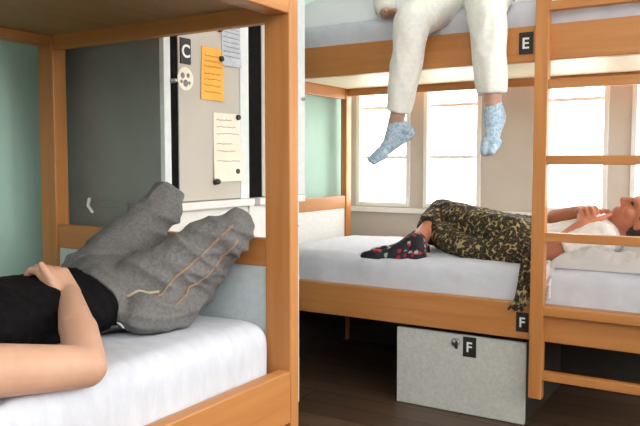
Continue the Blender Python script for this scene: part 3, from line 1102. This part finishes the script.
c1 = seg_caps(tr1 + shirt1 + [s for s in skin if s[0] != 'ell'])
c2 = seg_caps(tr2)
c3 = seg_caps(tr3 + sh3 + [s for s in skin3 if s[0] != 'ell'] + ftN + ftF)
mattress('mattress', -0.965, -0.046, NY + .01, -0.012, 0.392, 0.618, 'white sheeted mattress on the near lower bunk under the person in grey jeans', c1, 'mattresses', 1.0)
mattress('mattress', FX0 + .012, FX1 - .012, FY0 + .045, FY1 - .045, 0.392, 0.622, 'white sheeted mattress on the far lower bunk under leopard trousers', c3, 'mattresses', 4.0)
mattress('mattress', FX0 + .012, FX1 - .012, FY0 + .045, FY1 - .045, 1.509, 1.705, 'white mattress on the far upper bunk under the seated person', c2, 'mattresses', 9.0)
mattress('mattress', -0.965, -0.046, NY + .01, -0.012, 1.491, 1.66, 'mattress on top of the near bunk, above the frame', [], 'mattresses', 12.0, vox=.02)


def field(name, x0, x1, y0, y1, base, hf_, mat, label, cat, nx=110, ny=60, under=0.0, group=None):
    """soft bedding as a closed height field"""
    b2 = bmesh.new()
    T, B = [], []
    for j in range(ny + 1):
        t_, b_ = [], []
        for i in range(nx + 1):
            u, w = i / nx, j / ny
            x, y = x0 + (x1 - x0) * u, y0 + (y1 - y0) * w
            z, lo = hf_(x, y, u, w)
            t_.append(b2.verts.new((x, y, z)))
            b_.append(b2.verts.new((x, y, lo)))
        T.append(t_)
        B.append(b_)
    for j in range(ny):
        for i in range(nx):
            b2.faces.new((T[j][i], T[j][i + 1], T[j + 1][i + 1], T[j + 1][i]))
            b2.faces.new((B[j][i + 1], B[j][i], B[j + 1][i], B[j + 1][i + 1]))
    for j in range(ny):
        b2.faces.new((T[j][0], T[j + 1][0], B[j + 1][0], B[j][0]))
        b2.faces.new((T[j + 1][nx], T[j][nx], B[j][nx], B[j + 1][nx]))
    for i in range(nx):
        b2.faces.new((T[0][i + 1], T[0][i], B[0][i], B[0][i + 1]))
        b2.faces.new((T[ny][i], T[ny][i + 1], B[ny][i + 1], B[ny][i]))
    bmesh.ops.recalc_face_normals(b2, faces=b2.faces)
    o = from_bm(name, b2, mat, None, True)
    return tag(o, label, cat, group)


def edge_round(u, w, k=0.06):
    d = min(u, 1 - u, w * .6, (1 - w) * .6)
    d = max(0, min(1, d / k))
    return math.sqrt(max(0, 1 - (1 - d) ** 2))


def duvet_up(x, y, u, w):
    hole = math.exp(-(((x + .06) / .34) ** 4) - (max(0, y - 1.62) / .16) ** 2)
    h = .028 + .105 * (0.5 + noise.noise(V((x * 3, y * 4, 2.0)))) + .05 * ridged(V((x, y, 0)), (5, 7, 1), 2) * .4 + .07 * w
    q = max(0, min(1, (-.30 - x) / .22))
    q = q * q * (3 - 2 * q)
    h = h * (1 - .75 * q) + q * (.050 + .22 * min(1, max(0, (y - 1.37) / .5)) ** .9)
    h = max(.018, h) * (1 - hole)
    return 1.701 + max(.002, h * edge_round(u, w)), 1.698


field('duvet', FX0 + .03, FX1 - .03, FY0 + .085, FY1 - .06, 1.71, duvet_up, 'duvet', 'rumpled white duvet on the far upper bunk behind the seated person', 'duvet')


def blanket_fn(x, y, u, w):
    h = .030 + .045 * (.5 + noise.noise(V((x * 7, y * 9, 5.0)))) + .022 * ridged(V((x, y, 0)), (16, 9, 1), 4)
    h *= (0.55 + .6 * w)
    return .628 + max(.003, h * edge_round(u, w, .10)), .6265


field('blanket', .345, .94, 1.362, 1.505, .63, blanket_fn, 'duvet', 'rumpled white blanket along the bed edge beside the lying person', 'blanket', 70, 30)

# pillow under the lying head
me = fuse([('ell', (.74, 1.76, .675), (V((.19, 0, 0)), V((0, .27, 0)), V((0, 0, .060))))], .010, 2)
displace(me, lambda p, n: .006 * noise.noise(p * 9))
dent(me, seg_caps([s for s in skin3 if s[0] != 'loft']), .64, .002)
tag(link('pillow', me, 'duvet', None, True), 'white pillow under the head of the lying person', 'pillow')
me = fuse([('ell', (-.42, -1.22, .675), (V((.30, 0, 0)), V((0, .19, 0)), V((0, 0, .058))))], .012, 2)
dent(me, seg_caps([s for s in skin if s[0] != 'loft']), .64, .002)
tag(link('pillow', me, 'duvet', None, True), 'pillow under the head of the person on the near bunk', 'pillow')

tag(strip_cloth('cloth', [(.345, 1.425, .642), (.335, 1.375, .640), (.328, 1.338, .605), (.326, 1.322, .55), (.325, 1.3345, .499)], (1, .1, 0), .075, .006, 'pink', None, seed=5, amp=.006),
    'pink and white patterned cloth hanging at the bed edge behind the ladder', 'cloth')

# ------------------------------------------------------------------ light
w = bpy.data.worlds.new('overcast_sky')
S.world = w
w.use_nodes = True
bg = w.node_tree.nodes['Background']
bg.inputs['Color'].default_value = (1.0, 0.985, 0.965, 1)
bg.inputs['Strength'].default_value = 7.0


def portal(name, loc, rot, sx, sy):
    L = bpy.data.lights.new(name, 'AREA')
    L.shape = 'RECTANGLE'
    L.size, L.size_y = sx, sy
    L.cycles.is_portal = True
    o = bpy.data.objects.new(name, L)
    o.location = loc
    o.rotation_euler = rot
    COL.objects.link(o)


for a, b in W_BACK:
    portal('window_daylight', ((a + b) / 2, YB + .12, (ZW0 + ZW1) / 2), (-math.pi / 2, 0, 0), b - a, ZW1 - ZW0)
for a, b, z in W_RIGHT:
    portal('window_daylight', (XR + .12, (a + b) / 2, (z + 2.7) / 2), (0, math.pi / 2, 0), 2.7 - z, b - a)
for a, b, z in W_FRONT_ADDED:
    portal('window_daylight', ((a + b) / 2, YF - .12, (z + 2.7) / 2), (math.pi / 2, 0, 0), b - a, 2.7 - z)

# ------------------------------------------------------------------ camera
cd = bpy.data.cameras.new('camera')
cam = bpy.data.objects.new('camera', cd)
COL.objects.link(cam)
cam.location = CAM
cam.rotation_euler = (math.pi / 2 - math.atan(50 / 725), 0, math.atan2(.527, .85))
cd.sensor_width = 36
cd.lens = 725 / 640 * 36
cd.clip_start = 0.02
S.camera = cam

S.view_settings.view_transform = 'Standard'
S.view_settings.look = 'None'
S.view_settings.gamma = 1
S.view_settings.use_curve_mapping = False
S.view_settings.exposure = 0.58
S.cycles.use_denoising = True
S.cycles.max_bounces = 10
S.cycles.diffuse_bounces = 6
S.cycles.sample_clamp_indirect = 8
